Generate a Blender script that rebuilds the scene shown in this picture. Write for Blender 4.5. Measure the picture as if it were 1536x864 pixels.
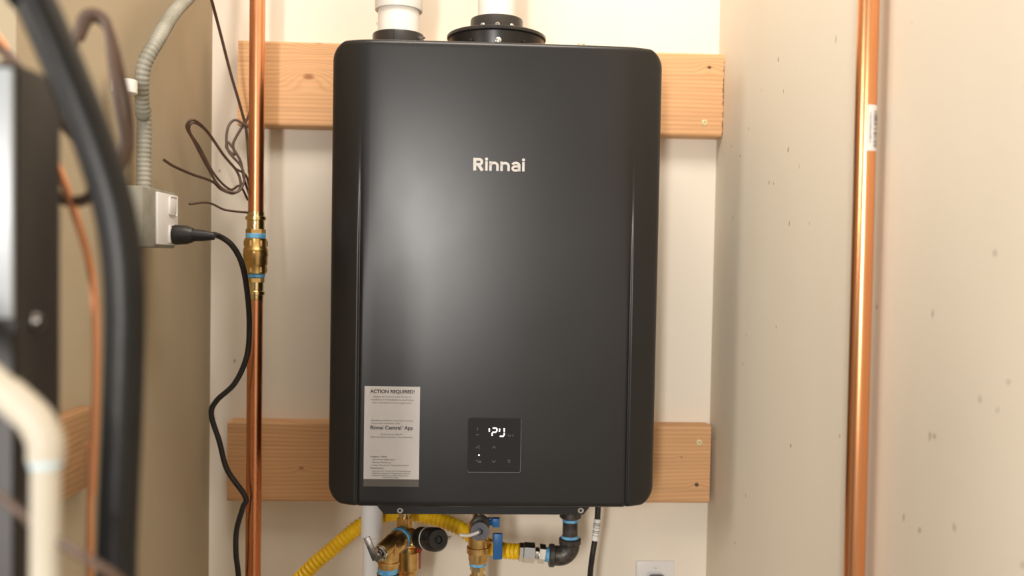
import bpy, bmesh, math, random
from mathutils import Vector, Matrix
random.seed(7)
for o in list(bpy.data.objects): bpy.data.objects.remove(o)
S = bpy.context.scene; COL = S.collection
PI = math.pi; R = math.radians

# ------------------------------------------------------------------ camera
FPX = 1337.0; YAW = R(2.7); PITCH = R(1.8); ROLL = R(1.0); CAM = Vector((0, 0, 1.40))
fwd = Vector((math.sin(YAW)*math.cos(PITCH), math.cos(YAW)*math.cos(PITCH), -math.sin(PITCH)))
rt0 = Vector((math.cos(YAW), -math.sin(YAW), 0)); up0 = rt0.cross(fwd)
rt = rt0*math.cos(ROLL) + up0*math.sin(ROLL); up = up0*math.cos(ROLL) - rt0*math.sin(ROLL)
cd = bpy.data.cameras.new('camera'); cam = bpy.data.objects.new('camera', cd); COL.objects.link(cam)
cam.matrix_world = Matrix(((rt.x, up.x, -fwd.x, CAM.x), (rt.y, up.y, -fwd.y, CAM.y), (rt.z, up.z, -fwd.z, CAM.z), (0, 0, 0, 1)))
cd.sensor_width = 36; cd.lens = 36*FPX/1536; cd.clip_start = 0.02
cd.dof.use_dof = True; cd.dof.focus_distance = 1.24; cd.dof.aperture_fstop = 3.0
S.camera = cam
S.view_settings.view_transform = 'Standard'; S.view_settings.look = 'None'
S.view_settings.gamma = 1; S.view_settings.use_curve_mapping = False; S.view_settings.exposure = 0.22

# ------------------------------------------------------------------ light
w = bpy.data.worlds.new('world'); S.world = w; w.use_nodes = True
w.node_tree.nodes['Background'].inputs[0].default_value = (1.0, .93, .84, 1)
w.node_tree.nodes['Background'].inputs[1].default_value = 0.29
def area(name, loc, target, sx, sy, power, col):
    l = bpy.data.lights.new(name, 'AREA'); l.shape = 'RECTANGLE'; l.size = sx; l.size_y = sy; l.energy = power; l.color = col
    o = bpy.data.objects.new(name, l); COL.objects.link(o); o.location = loc
    o.rotation_euler = (Vector(target)-Vector(loc)).to_track_quat('-Z', 'Y').to_euler(); return o
area('doorway_light', (-.34, -1.0, 1.49), (0.0, 1.5, 1.40), .14, .54, 23, (1, .955, .91))
area('ceiling_lamp', (.0, .80, 2.5), (.0, 1.1, 1.3), .6, .4, 10.5, (1, .92, .84))
area('side_window_light', (-1.45, 0.05, 1.72), (.4, 1.3, 1.4), .30, .45, 10, (1, .94, .86))

def at(u, v, Y):
    d = rt*((u-768)/FPX) - up*((v-432)/FPX) + fwd
    return CAM + d*(Y/d.y)
def px(n, Y): return n*Y/FPX

# ------------------------------------------------------------------ materials
def mat(name, col, rough=.5, metal=0., spec=.5, emit=None, es=1, coat=0, trans=0, alpha=1):
    m = bpy.data.materials.new(name); m.use_nodes = True; b = m.node_tree.nodes['Principled BSDF']
    b.inputs['Base Color'].default_value = (*col, 1); b.inputs['Roughness'].default_value = rough
    b.inputs['Metallic'].default_value = metal; b.inputs['Specular IOR Level'].default_value = spec
    b.inputs['Coat Weight'].default_value = coat; b.inputs['Transmission Weight'].default_value = trans
    if emit: b.inputs['Emission Color'].default_value = (*emit, 1); b.inputs['Emission Strength'].default_value = es
    return m
def N(m, t, **k):
    n = m.node_tree.nodes.new(t)
    for a, v in k.items():
        if a.startswith('i_'): n.inputs[a[2:].replace('_', ' ')].default_value = v
        else: setattr(n, a, v)
    return n
def L(m, a, ao, b, bi): m.node_tree.links.new(a.outputs[ao], b.inputs[bi])
def B(m): return m.node_tree.nodes['Principled BSDF']
def ramp(m, stops):
    r = N(m, 'ShaderNodeValToRGB'); e = r.color_ramp.elements
    while len(e) < len(stops): e.new(.5)
    for i, (p, c) in enumerate(stops): e[i].position = p; e[i].color = (*c, 1)
    return r
def coords(m, scale=(1, 1, 1), loc=(0, 0, 0)):
    tc = N(m, 'ShaderNodeNewGeometry'); mp = N(m, 'ShaderNodeMapping'); mp.inputs['Scale'].default_value = scale; mp.inputs['Location'].default_value = loc
    L(m, tc, 'Position', mp, 'Vector'); return mp
def noisy(m, c1, c2, scale=20, bump=.0, sc=(1, 1, 1), detail=4, rr=None, lo=.35, hi=.65):
    mp = coords(m, sc); n = N(m, 'ShaderNodeTexNoise'); n.inputs['Scale'].default_value = scale; n.inputs['Detail'].default_value = detail
    L(m, mp, 'Vector', n, 'Vector'); r = ramp(m, [(lo, c1), (hi, c2)]); L(m, n, 'Fac', r, 'Fac'); L(m, r, 'Color', B(m), 'Base Color')
    if bump:
        b = N(m, 'ShaderNodeBump'); b.inputs['Strength'].default_value = bump; b.inputs['Distance'].default_value = .001
        L(m, n, 'Fac', b, 'Height'); L(m, b, 'Normal', B(m), 'Normal')
    if rr:
        q = N(m, 'ShaderNodeMapRange'); q.inputs['To Min'].default_value = rr[0]; q.inputs['To Max'].default_value = rr[1]
        L(m, n, 'Fac', q, 'Value'); L(m, q, 'Result', B(m), 'Roughness')
    return m
def wallmat(name, c1, c2, seed=0, specks=.05):
    m = mat(name, c1, .75, spec=.25)
    mp = coords(m, (1, 1, .55), (seed, seed, 0)); n = N(m, 'ShaderNodeTexNoise'); n.inputs['Scale'].default_value = 3.2; n.inputs['Detail'].default_value = 5
    L(m, mp, 'Vector', n, 'Vector'); r = ramp(m, [(.32, c2), (.68, c1)]); L(m, n, 'Fac', r, 'Fac')
    mp2 = coords(m, (1, 1, .6), (seed*3, 1, 0)); v = N(m, 'ShaderNodeTexVoronoi'); v.inputs['Scale'].default_value = 38
    n2 = N(m, 'ShaderNodeTexNoise'); n2.inputs['Scale'].default_value = 60; L(m, mp2, 'Vector', n2, 'Vector')
    mx = N(m, 'ShaderNodeMix'); mx.data_type = 'VECTOR'; mx.inputs[0].default_value = .012; L(m, mp2, 'Vector', mx, 4); L(m, n2, 'Color', mx, 5)
    L(m, mx, 1, v, 'Vector')
    r2 = ramp(m, [(.05, (1, 1, 1)), (.10, (0, 0, 0))]); L(m, v, 'Distance', r2, 'Fac')
    n3 = N(m, 'ShaderNodeTexNoise'); n3.inputs['Scale'].default_value = 5; L(m, mp2, 'Vector', n3, 'Vector')
    sp = N(m, 'ShaderNodeSeparateColor'); L(m, v, 'Color', sp, 'Color')
    g = N(m, 'ShaderNodeMath'); g.operation = 'GREATER_THAN'; g.inputs[1].default_value = 1-specks*3; L(m, sp, 'Red', g, 0)
    k1 = N(m, 'ShaderNodeMath'); k1.operation = 'MULTIPLY'; L(m, g, 0, k1, 0); L(m, r2, 'Color', k1, 1)
    k2 = N(m, 'ShaderNodeMath'); k2.operation = 'MULTIPLY'; k2.inputs[1].default_value = .7; L(m, k1, 0, k2, 0)
    f = N(m, 'ShaderNodeMix'); f.data_type = 'RGBA'; f.inputs[7].default_value = (.20, .14, .09, 1)
    L(m, k2, 0, f, 0); L(m, r, 'Color', f, 6); L(m, f, 2, B(m), 'Base Color')
    b = N(m, 'ShaderNodeBump'); b.inputs['Strength'].default_value = .12; b.inputs['Distance'].default_value = .002
    n4 = N(m, 'ShaderNodeTexNoise'); n4.inputs['Scale'].default_value = 45; n4.inputs['Detail'].default_value = 6; L(m, coords(m), 'Vector', n4, 'Vector')
    L(m, n4, 'Fac', b, 'Height'); L(m, b, 'Normal', B(m), 'Normal'); return m
def woodmat(name, seed, dark=0., knots=()):
    m = mat(name, (.8, .5, .25), .55, spec=.3)
    c = (.82, .50, .26); d = (.62, .31, .13)
    c = tuple(x*(1-dark) for x in c); d = tuple(x*(1-dark) for x in d)
    mp = coords(m, (1, 1, 1), (seed, 0, seed*.37)); n = N(m, 'ShaderNodeTexNoise'); n.inputs['Scale'].default_value = 4.; n.inputs['Detail'].default_value = 2
    mp0 = coords(m, (.35, .5, 1), (seed, 0, 0)); L(m, mp0, 'Vector', n, 'Vector')
    # grain height = z + noise, pushed aside around knots
    sp = N(m, 'ShaderNodeSeparateXYZ'); L(m, mp, 'Vector', sp, 0)
    h = N(m, 'ShaderNodeMath'); h.operation = 'MULTIPLY_ADD'; h.inputs[1].default_value = .035; L(m, n, 'Fac', h, 0); L(m, sp, 'Z', h, 2)
    last = h; knotmask = None
    for (kx, kz, kr, amp) in knots:
        g = N(m, 'ShaderNodeNewGeometry'); s = N(m, 'ShaderNodeVectorMath'); s.operation = 'SUBTRACT'; s.inputs[1].default_value = (kx, 0, kz); L(m, g, 'Position', s, 0)
        s2 = N(m, 'ShaderNodeVectorMath'); s2.operation = 'MULTIPLY'; s2.inputs[1].default_value = (.55, 0, 1); L(m, s, 0, s2, 0)
        ln = N(m, 'ShaderNodeVectorMath'); ln.operation = 'LENGTH'; L(m, s2, 0, ln, 0)
        q = N(m, 'ShaderNodeMapRange'); q.interpolation_type = 'SMOOTHSTEP'; q.inputs['From Min'].default_value = 0; q.inputs['From Max'].default_value = kr*3; q.inputs['To Min'].default_value = amp; q.inputs['To Max'].default_value = 0
        L(m, ln, 'Value', q, 'Value')
        a = N(m, 'ShaderNodeMath'); a.operation = 'ADD'; L(m, last, 0, a, 0); L(m, q, 'Result', a, 1); last = a
        q2 = N(m, 'ShaderNodeMapRange'); q2.inputs['From Min'].default_value = kr*.25; q2.inputs['From Max'].default_value = kr*.6; q2.inputs['To Min'].default_value = .75; q2.inputs['To Max'].default_value = 0; L(m, ln, 'Value', q2, 'Value')
        if knotmask is None: knotmask = q2
        else:
            mm = N(m, 'ShaderNodeMath'); mm.operation = 'MAXIMUM'; L(m, knotmask, 0, mm, 0); L(m, q2, 0, mm, 1); knotmask = mm
    f = N(m, 'ShaderNodeMath'); f.operation = 'MULTIPLY'; f.inputs[1].default_value = 290; L(m, last, 0, f, 0)
    pp = N(m, 'ShaderNodeMath'); pp.operation = 'PINGPONG'; pp.inputs[1].default_value = 1; L(m, f, 0, pp, 0)
    r = ramp(m, [(.0, d), (.45, tuple(.35*x+.65*y for x, y in zip(d, c))), (1, c)]); L(m, pp, 0, r, 'Fac')
    fn = N(m, 'ShaderNodeTexNoise'); fn.inputs['Scale'].default_value = 30; fn.inputs['Detail'].default_value = 5; L(m, coords(m, (.12, 1, 6)), 'Vector', fn, 'Vector')
    r2 = ramp(m, [(.3, (.80, .80, .80)), (.7, (1.08, 1.08, 1.08))]); L(m, fn, 'Fac', r2, 'Fac')
    mu = N(m, 'ShaderNodeMix'); mu.data_type = 'RGBA'; mu.blend_type = 'MULTIPLY'; mu.inputs[0].default_value = 1; L(m, r, 'Color', mu, 6); L(m, r2, 'Color', mu, 7)
    out = mu
    # soften grain over broad areas
    bn = N(m, 'ShaderNodeTexNoise'); bn.inputs['Scale'].default_value = 6; L(m, coords(m, (1, 1, 3), (seed, 0, 0)), 'Vector', bn, 'Vector')
    so = N(m, 'ShaderNodeMix'); so.data_type = 'RGBA'; L(m, bn, 'Fac', so, 0); L(m, mu, 2, so, 6); so.inputs[7].default_value = (*[(a*.6+b*.4) for a, b in zip(c, d)], 1); out = so
    if knotmask:
        k = N(m, 'ShaderNodeMix'); k.data_type = 'RGBA'; k.inputs[7].default_value = (.30, .11, .035, 1); L(m, knotmask, 0, k, 0); L(m, out, 2, k, 6); out = k
    L(m, out, 2, B(m), 'Base Color')
    b = N(m, 'ShaderNodeBump'); b.inputs['Strength'].default_value = .2; b.inputs['Distance'].default_value = .0006; L(m, pp, 0, b, 'Height'); L(m, b, 'Normal', B(m), 'Normal')
    return m

M = {}
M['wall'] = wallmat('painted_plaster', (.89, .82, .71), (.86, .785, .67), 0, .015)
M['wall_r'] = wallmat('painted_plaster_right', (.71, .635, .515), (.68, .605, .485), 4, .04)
M['wall_l'] = wallmat('painted_plaster_shaded', (.47, .395, .28), (.41, .335, .225), 9, .015)  # shade of the unlit left wall put into the plaster colour
M['floor'] = noisy(mat('concrete', (.3, .28, .25), .85), (.30, .28, .25), (.38, .35, .31), 8, .3)
M['ceil'] = noisy(mat('ceiling_paint', (.8, .76, .7), .9), (.80, .76, .70), (.84, .80, .74), 8)
M['cover'] = mat('satin_charcoal_powder_coat', (.009, .0088, .0092), .34, spec=.5)
m = M['cover']; n = N(m, 'ShaderNodeTexNoise'); n.inputs['Scale'].default_value = 900; n.inputs['Detail'].default_value = 2; L(m, coords(m), 'Vector', n, 'Vector')
b = N(m, 'ShaderNodeBump'); b.inputs['Strength'].default_value = .12; b.inputs['Distance'].default_value = .0004; L(m, n, 'Fac', b, 'Height'); L(m, b, 'Normal', B(m), 'Normal')
n2 = N(m, 'ShaderNodeTexNoise'); n2.inputs['Scale'].default_value = 9; n2.inputs['Detail'].default_value = 6; L(m, coords(m), 'Vector', n2, 'Vector')
q = N(m, 'ShaderNodeMapRange'); q.inputs['From Min'].default_value = .3; q.inputs['From Max'].default_value = .7; q.inputs['To Min'].default_value = .31; q.inputs['To Max'].default_value = .345; L(m, n2, 'Fac', q, 'Value'); L(m, q, 'Result', B(m), 'Roughness')
M['plate'] = mat('black_sheet_metal', (.010, .010, .011), .5, spec=.4)
M['black'] = noisy(mat('black_plastic', (.02, .02, .02), .4, spec=.35), (.006, .006, .006), (.013, .012, .012), 30, .05)
M['collar'] = noisy(mat('black_moulded_plastic', (.03, .028, .026), .32), (.014, .012, .011), (.028, .024, .021), 14, .05)
M['rubber'] = noisy(mat('black_rubber', (.012, .012, .012), .45), (.010, .010, .010), (.018, .017, .016), 60, .1)
M['foam'] = noisy(mat('black_foam_insulation', (.02, .019, .018), .42, spec=.35), (.003, .0028, .0025), (.006, .0055, .005), 40, .3)
M['pvc_dim'] = noisy(mat('dimmed_white_pvc', (.6, .55, .45), .4, spec=.3), (.52, .47, .38), (.58, .53, .43), 9)  # white PVC, colour darkened because the lamps overlight it near the camera
M['pvc'] = noisy(mat('white_pvc', (.84, .81, .76), .35, spec=.4), (.80, .77, .71), (.86, .83, .78), 9)
M['pvc_w'] = noisy(mat('bright_white_pvc', (.86, .86, .86), .3, spec=.4), (.80, .80, .80), (.86, .86, .87), 9)
M['copper'] = noisy(mat('copper', (.9, .42, .2), .26, 1.), (.84, .36, .15), (.95, .48, .24), 9, 0, (1, 1, .25), 5, (.18, .36))
M['copper_b'] = noisy(mat('worn_copper', (.9, .42, .2), .3, 1.), (.70, .27, .12), (.93, .45, .24), 14, 0, (1, 1, .3), 5, (.2, .4))
M['brass'] = noisy(mat('brass', (.75, .5, .2), .3, 1.), (.60, .37, .12), (.80, .54, .22), 60, .15, (1, 1, 1), 4, (.22, .42))
M['brass_lt'] = noisy(mat('polished_brass', (.85, .65, .35), .2, 1.), (.75, .56, .26), (.90, .72, .40), 70, .1, (1, 1, 1), 4, (.14, .3))
M['chrome'] = mat('chrome', (.75, .74, .72), .14, 1.)
M['steel'] = noisy(mat('dull_steel', (.5, .48, .45), .35, 1.), (.13, .115, .10), (.24, .22, .20), 90, .2)
M['iron'] = noisy(mat('black_iron', (.05, .045, .04), .38, .55), (.045, .040, .036), (.10, .09, .08), 120, .5)
M['tape'] = noisy(mat('blue_thread_tape', (.12, .42, .72), .5), (.07, .30, .58), (.20, .52, .80), 120, .5)
M['blue'] = noisy(mat('blue_plastic', (.01, .12, .36), .4), (.01, .10, .30), (.015, .14, .40), 40)
M['red'] = noisy(mat('red_plastic', (.30, .015, .01), .4), (.25, .012, .01), (.36, .02, .015), 40)
M['grey'] = noisy(mat('grey_plastic', (.10, .10, .12), .45), (.085, .085, .10), (.12, .12, .14), 40)
M['yellow'] = noisy(mat('yellow_jacket', (.85, .5, .01), .4), (.84, .50, .005), (.95, .62, .012), 50)
M['clear'] = mat('milky_plastic', (.75, .72, .68), .35, spec=.5, trans=.35)
M['label'] = noisy(mat('label_paper', (.60, .57, .54), .45), (.42, .40, .39), (.46, .435, .42), 12)
M['label_dk'] = mat('label_footer_ink', (.075, .066, .055), .5)
M['ink'] = mat('dark_ink', (.03, .025, .022), .6)
M['ink_lt'] = mat('grey_ink', (.13, .115, .105), .6)
M['logo'] = mat('light_grey_print', (.52, .49, .46), .4)
M['screen'] = mat('gloss_black_glass', (.012, .011, .011), .10, spec=.6, coat=.3)
M['groove'] = mat('gap_black', (.004, .004, .004), .7)
M['icon'] = mat('dim_icon_print', (.10, .095, .09), .5)
M['led'] = mat('led_white', (1, 1, 1), .5, emit=(.9, .95, 1), es=1.6)
M['paper'] = mat('white_sticker', (.80, .78, .75), .4)
M['zinc'] = mat('yellow_zinc_screw', (.78, .74, .46), .35, .35)
M['outlet'] = mat('white_outlet_plastic', (.80, .79, .78), .35)
M['galv'] = noisy(mat('galvanised_metal', (.40, .41, .39), .55, .1), (.24, .235, .19), (.33, .32, .27), 30)
M['wire'] = noisy(mat('brown_wire', (.09, .05, .03), .5), (.075, .042, .028), (.12, .07, .045), 30)
M['cabinet_face'] = mat('painted_grey_steel', (.38, .41, .43), .35, .0, spec=.6)
M['cabinet_side'] = noisy(mat('dark_brown_steel', (.03, .022, .018), .5), (.010, .007, .0055), (.018, .013, .010), 10)
M['wood1'] = None

# ------------------------------------------------------------------ object helpers
WL = {}
def tag(o, label=None, cat=None, group=None, kind=None):
    if label: o['label'] = label
    if cat: o['category'] = cat
    if group: o['group'] = group
    if kind: o['kind'] = kind
    return o
def thing(name, loc, label, cat, group=None):
    o = bpy.data.objects.new(name, None); COL.objects.link(o); o.location = loc; o.empty_display_size = .05
    WL[o] = Vector(loc); return tag(o, label, cat, group)
def put(name, g, m, parent=None, smooth=True, label=None, sharp=35):
    vs, fs = g; vs = [Vector(v) for v in vs]
    lo = Vector([min(v[i] for v in vs) for i in range(3)]); hi = Vector([max(v[i] for v in vs) for i in range(3)]); c = (lo+hi)/2
    me = bpy.data.meshes.new(name); me.from_pydata([v-c for v in vs], [], fs); me.update()
    bm = bmesh.new(); bm.from_mesh(me); bmesh.ops.recalc_face_normals(bm, faces=bm.faces)
    if smooth:
        for f in bm.faces: f.smooth = True
        for e in bm.edges:
            if len(e.link_faces) == 2 and e.calc_face_angle(0) > R(sharp): e.smooth = False
    bm.to_mesh(me); bm.free(); me.materials.append(M[m] if isinstance(m, str) else m)
    o = bpy.data.objects.new(name, me); COL.objects.link(o); WL[o] = c
    if parent: o.parent = parent; o.location = c-WL[parent]
    else: o.location = c
    if label: o['label'] = label
    return o
def join(*gs):
    V = []; F = []
    for vs, fs in gs:
        k = len(V); V += [Vector(v) for v in vs]; F += [tuple(i+k for i in f) for f in fs]
    return V, F
def frame(ax):
    ax = Vector(ax).normalized(); h = Vector((0, 0, 1)) if abs(ax.z) < .9 else Vector((0, 1, 0))
    a = h.cross(ax).normalized(); return a, ax.cross(a).normalized(), ax
def lathe(prof, org, ax=(0, 0, 1), seg=40, rot=0., cap=True):
    a, b, c = frame(ax); org = Vector(org); V = []; F = []
    for (t, r) in prof:
        for i in range(seg):
            th = rot+2*PI*i/seg; V.append(org+c*t+(a*math.cos(th)+b*math.sin(th))*r)
    for j in range(len(prof)-1):
        for i in range(seg):
            F.append((j*seg+i, j*seg+(i+1) % seg, (j+1)*seg+(i+1) % seg, (j+1)*seg+i))
    if cap: F.append(tuple(range(seg))[::-1]); F.append(tuple((len(prof)-1)*seg+i for i in range(seg)))
    return V, F
def rod(p, q, prof, seg=40, rot=0.):      # prof in fractions of p->q and radii
    p = Vector(p); q = Vector(q); d = (q-p).length
    return lathe([(t*d, r) for t, r in prof], p, q-p, seg, rot)
def cyl(p, q, r, bev=.0008, seg=40, rot=0.):
    d = (Vector(q)-Vector(p)).length; k = min(bev, d*.4)/d
    return rod(p, q, [(0, r-bev), (k, r), (1-k, r), (1, r-bev)], seg, rot)
def spline(pts, n=10):
    P = [Vector(p) for p in pts]; P = [P[0]*2-P[1]]+P+[P[-1]*2-P[-2]]; out = []
    for i in range(1, len(P)-2):
        p0, p1, p2, p3 = P[i-1:i+3]
        for k in range(n):
            t = k/n; out.append(.5*((2*p1)+(p2-p0)*t+(2*p0-5*p1+4*p2-p3)*t*t+(3*p1-p0-3*p2+p3)*t**3))
    out.append(P[-2]); return out
def tube(pts, r, seg=14, rf=None, flat=None):
    pts = [Vector(p) for p in pts]; V = []; F = []; prev = None; s = 0
    for i, p in enumerate(pts):
        t = (pts[min(i+1, len(pts)-1)]-pts[max(i-1, 0)]).normalized()
        if prev is None: a, b, _ = frame(t)
        else: a = (prev-t*prev.dot(t)).normalized(); b = t.cross(a)
        prev = a
        if i: s += (p-pts[i-1]).length
        rr = rf(s) if rf else r
        for k in range(seg): V.append(p+(a*math.cos(2*PI*k/seg)+b*math.sin(2*PI*k/seg))*rr)
    for j in range(len(pts)-1):
        for i in range(seg): F.append((j*seg+i, j*seg+(i+1) % seg, (j+1)*seg+(i+1) % seg, (j+1)*seg+i))
    F.append(tuple(range(seg))[::-1]); F.append(tuple((len(pts)-1)*seg+i for i in range(seg)))
    return V, F
def resample(pts, step):
    out = [pts[0]]; acc = 0
    for a, b in zip(pts, pts[1:]):
        d = (b-a).length
        while acc+d >= step:
            t = (step-acc)/d; a = a.lerp(b, t); out.append(a.copy()); d = (b-a).length; acc = 0
        acc += d
    return out
def box(c, s, bev=.001, rot=None, segs=2):
    bm = bmesh.new(); bmesh.ops.create_cube(bm, size=1)
    for v in bm.verts: v.co = Vector((v.co.x*s[0], v.co.y*s[1], v.co.z*s[2]))
    if bev: bmesh.ops.bevel(bm, geom=list(bm.edges), offset=bev, segments=segs, affect='EDGES', profile=.5)
    Mx = rot.to_4x4() if rot else Matrix()
    V = [Vector(c)+(Mx @ v.co) for v in bm.verts]; bm.verts.index_update(); F = [tuple(v.index for v in f.verts) for f in bm.faces]; bm.free(); return V, F
def span(x0, x1, y0, y1, z0, z1, bev=.001): return box(((x0+x1)/2, (y0+y1)/2, (z0+z1)/2), (x1-x0, y1-y0, z1-z0), bev)
def slab(c, ax, up_, w_, h_, d_, bev=.001):           # box with local axes: ax = depth dir, up_ = height dir
    y = Vector(ax).normalized(); z = Vector(up_).normalized(); x = y.cross(z).normalized(); z = x.cross(y)
    rot = Matrix(((x.x, y.x, z.x), (x.y, y.y, z.y), (x.z, y.z, z.z))); return box(c, (w_, d_, h_), bev, rot)
def arc_pts(c, r, a0, a1, u, v, n=20): return [Vector(c)+(Vector(u)*math.cos(a0+(a1-a0)*i/n)+Vector(v)*math.sin(a0+(a1-a0)*i/n))*r for i in range(n+1)]
def text(s, size, align='CENTER', bold=0., spacing=1.):
    c = bpy.data.curves.new('t', 'FONT'); c.body = s; c.size = size; c.align_x = align; c.offset = bold*size; c.space_character = spacing; c.resolution_u = 3
    o = bpy.data.objects.new('t', c); COL.objects.link(o); dg = bpy.context.evaluated_depsgraph_get()
    me = bpy.data.meshes.new_from_object(o.evaluated_get(dg)); V = [v.co.copy() for v in me.vertices]; F = [tuple(p.vertices) for p in me.polygons]
    bpy.data.objects.remove(o); bpy.data.curves.remove(c); bpy.data.meshes.remove(me); return V, F
def thick(g, org, ex, ez, d, th=.0003):               # 2-D shape -> thin relief on surface; ex right, ez up, d outward
    vs, fs = g; ex = Vector(ex); ez = Vector(ez); d = Vector(d); n = len(vs); V = [Vector(org)+ex*v.x+ez*v.y+d*th for v in vs]+[Vector(org)+ex*v.x+ez*v.y for v in vs]
    F = list(fs)
    cnt = {}
    for f in fs:
        for a, b_ in zip(f, f[1:]+f[:1]): cnt[(a, b_)] = 1
    for (a, b_) in cnt:
        if (b_, a) not in cnt: F.append((b_, a, a+n, b_+n))
    return V, F

# ------------------------------------------------------------------ the room
DW = 1.56; XR = at(1069, 450, DW).x; XL = at(316, 450, DW).x
HC = 2.6
tag(put('wall_back', span(XL-.1, XR+.1, DW, DW+.1, 0, HC, 0), 'wall', smooth=False), kind='structure')
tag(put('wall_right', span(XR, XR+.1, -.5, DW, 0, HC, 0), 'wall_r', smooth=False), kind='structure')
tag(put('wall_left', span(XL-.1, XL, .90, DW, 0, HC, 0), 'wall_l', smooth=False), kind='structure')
tag(put('floor', span(-1.8, XR+.1, -1.4, DW+.1, -.05, 0, 0), 'floor', smooth=False), kind='structure')
tag(put('ceiling', span(-1.8, XR+.1, -1.4, DW+.1, HC, HC+.05, 0), 'ceil', smooth=False), kind='structure')

# ------------------------------------------------------------------ mounting boards (38 mm thick) on the back wall
YB = DW-.038
def board(u0, v0, u1, v1, seed, dark, knots, rag, label):
    a = at(u0, v0, YB); b_ = at(u1, v1, YB)
    x0, x1, z1, z0 = a.x, b_.x, a.z, b_.z
    M['w'] = woodmat('pine_%d' % seed, seed, dark, [(at(k[0], k[1], YB).x, at(k[0], k[1], YB).z, k[2], k[3]) for k in knots])
    t = thing('mounting_board', ((x0+x1)/2, DW, z0), label, 'board', 'pine boards behind the heater')
    # profile with rounded arrises extruded along X, sawn end slightly ragged
    n = 44; r = .004; prof = []
    for (cy, cz, a0) in ((YB+r, z1-r, PI/2), (YB+r, z0+r, PI)):
        for i in range(6): th = a0+PI/2*i/5; prof.append((cy+r*math.cos(th), cz+r*math.sin(th)))
    front = [(YB, z1-r-(z1-z0-2*r)*i/n) for i in range(1, n)]
    prof = prof[:6]+front+prof[6:]+[(DW-.0005, z0), (DW-.0005, z1)]
    V = []; F = []; k = len(prof)
    for xi, x in enumerate((x0, x0+.004, x1-.006, x1-.002, x1)):
        for j, (y, z) in enumerate(prof):
            xx = x
            if rag and xi >= 3: xx += random.uniform(-.0012, .0012)*(1 if xi == 4 else 0) + (.004 if (z > z1-.012) else 0)
            V.append((xx, y, z))
    for i in range(4):
        for j in range(k): F.append((i*k+j, i*k+(j+1) % k, (i+1)*k+(j+1) % k, (i+1)*k+j))
    F.append(tuple(range(k))); F.append(tuple(4*k+j for j in range(k)))
    put('plank', (V, F), 'w', t, sharp=50)
    if rag:                                     # torn splinters along the sawn end
        g = []
        for i in range(70):
            z = random.uniform(z0+.02, z1-.006); y = YB+random.uniform(.0, .012); l = random.uniform(.002, .009)
            c = Vector((x1-.002, y, z)); e = c+Vector((l+.002, random.uniform(-.001, .001), random.uniform(-.003, .003)))
            g.append(([c+Vector((0, -.0006, -.0007)), c+Vector((0, -.0006, .0007)), c+Vector((0, .001, 0)), e], [(0, 1, 2), (0, 1, 3), (1, 2, 3), (2, 0, 3)]))
        o = put('splinters', join(*g), 'w', t, smooth=False); o['kind'] = 'stuff'
    return t
def screw(parent, u, v, Y, rpx, m='zinc', ax=(0, -1, 0)):
    p = at(u, v, Y); r = px(rpx, Y)
    s = put('screw', lathe([(-.001, r), (.0006, r), (.0012, r*.85), (.0012, r*.42), (-.0002, r*.3), (-.0004, .0001)], p, ax, 20), m, parent)
    return s
b1 = board(357, 60, 1083, 205, 3, 0, [(463, 115, .011, -.022), (1064, 101, .006, -.008), (478, 62, .010, .018)], True, 'upper pine board behind the heater with one ragged sawn end')
b2 = board(341, 633, 1064, 755, 11, .08, [(452, 702, .005, -.006), (1022, 686, .003, -.003), (1045, 727, .004, -.005)], False, 'lower pine board behind the heater, level with the control panel')
screw(b1, 1057, 184, YB, 4.6); screw(b2, 1049, 664, YB, 4.6)
screw(b1, 1064, 101, YB, 2.0, 'wire')
hole = screw(b2, 1045, 727, YB, 3, 'steel')

# ------------------------------------------------------------------ water heater
YF = 1.27
tl = at(498, 66, YF+.02); tr = at(996, 66, YF+.02); bl = at(490, 760, YF+.02); br = at(982, 760, YF+.02)
hx0 = (tl.x+bl.x)/2; hx1 = (tr.x+br.x)/2; hz1 = at(745, 62, YF).z; hz0 = at(738, 762, YF).z
hxc = (hx0+hx1)/2; hw = (hx1-hx0)/2; hzc = (hz0+hz1)/2; hh = (hz1-hz0)/2
heater = thing('water_heater', (hxc, YB, hz0), 'charcoal wall-hung tankless water heater with white lettering and a small display', 'water heater')
XCR = hw-.046          # crease half position
def fy(x, z):          # front surface depth at local x (from centre), world z
    ax = abs(x); y = YF + .0028*(min(ax, XCR)/XCR)**2
    t = (hz1-z)/(hz1-hz0); k = max(0, min(1, (t-.16)/.5)); k = k*k*(3-2*k)   # crease deepens downwards
    if ax > XCR:
        pass
    sw_ = .009*(1-k)+.0009; d = ax-XCR; dd = sw_*math.log(1+math.exp(min(60, d/sw_))); y += .30*dd + 5.2*dd*dd
    y += k*.0032*math.exp(-((ax-XCR-.001)/.0022)**2)
    if t < .06 or t > .96: pass
    return y
xs = []
def dense(a, b_, n): return [a+(b_-a)*i/n for i in range(n)]
half = dense(0, XCR-.012, 16)+dense(XCR-.012, XCR+.010, 26)+dense(XCR+.010, hw-.006, 10)+[hw-.006, hw-.004, hw-.002, hw-.0008, hw]
xs = [-x for x in half[::-1][:-1]]+half
RC = .026
def clampcorner(x, z):                       # squircle-ish rounded corners by limiting x per z row
    return x
zs = []
nz = 60
zr = [hz1-RC*(1-math.cos(PI/2*i/10)) for i in range(11)]
zr2 = [hz0+RC*(1-math.cos(PI/2*i/10)) for i in range(11)]
zs = zr+[hz1-RC-(hz1-hz0-2*RC)*i/nz for i in range(1, nz)]+zr2[::-1]
V = []; F = []; nx = len(xs)
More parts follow.
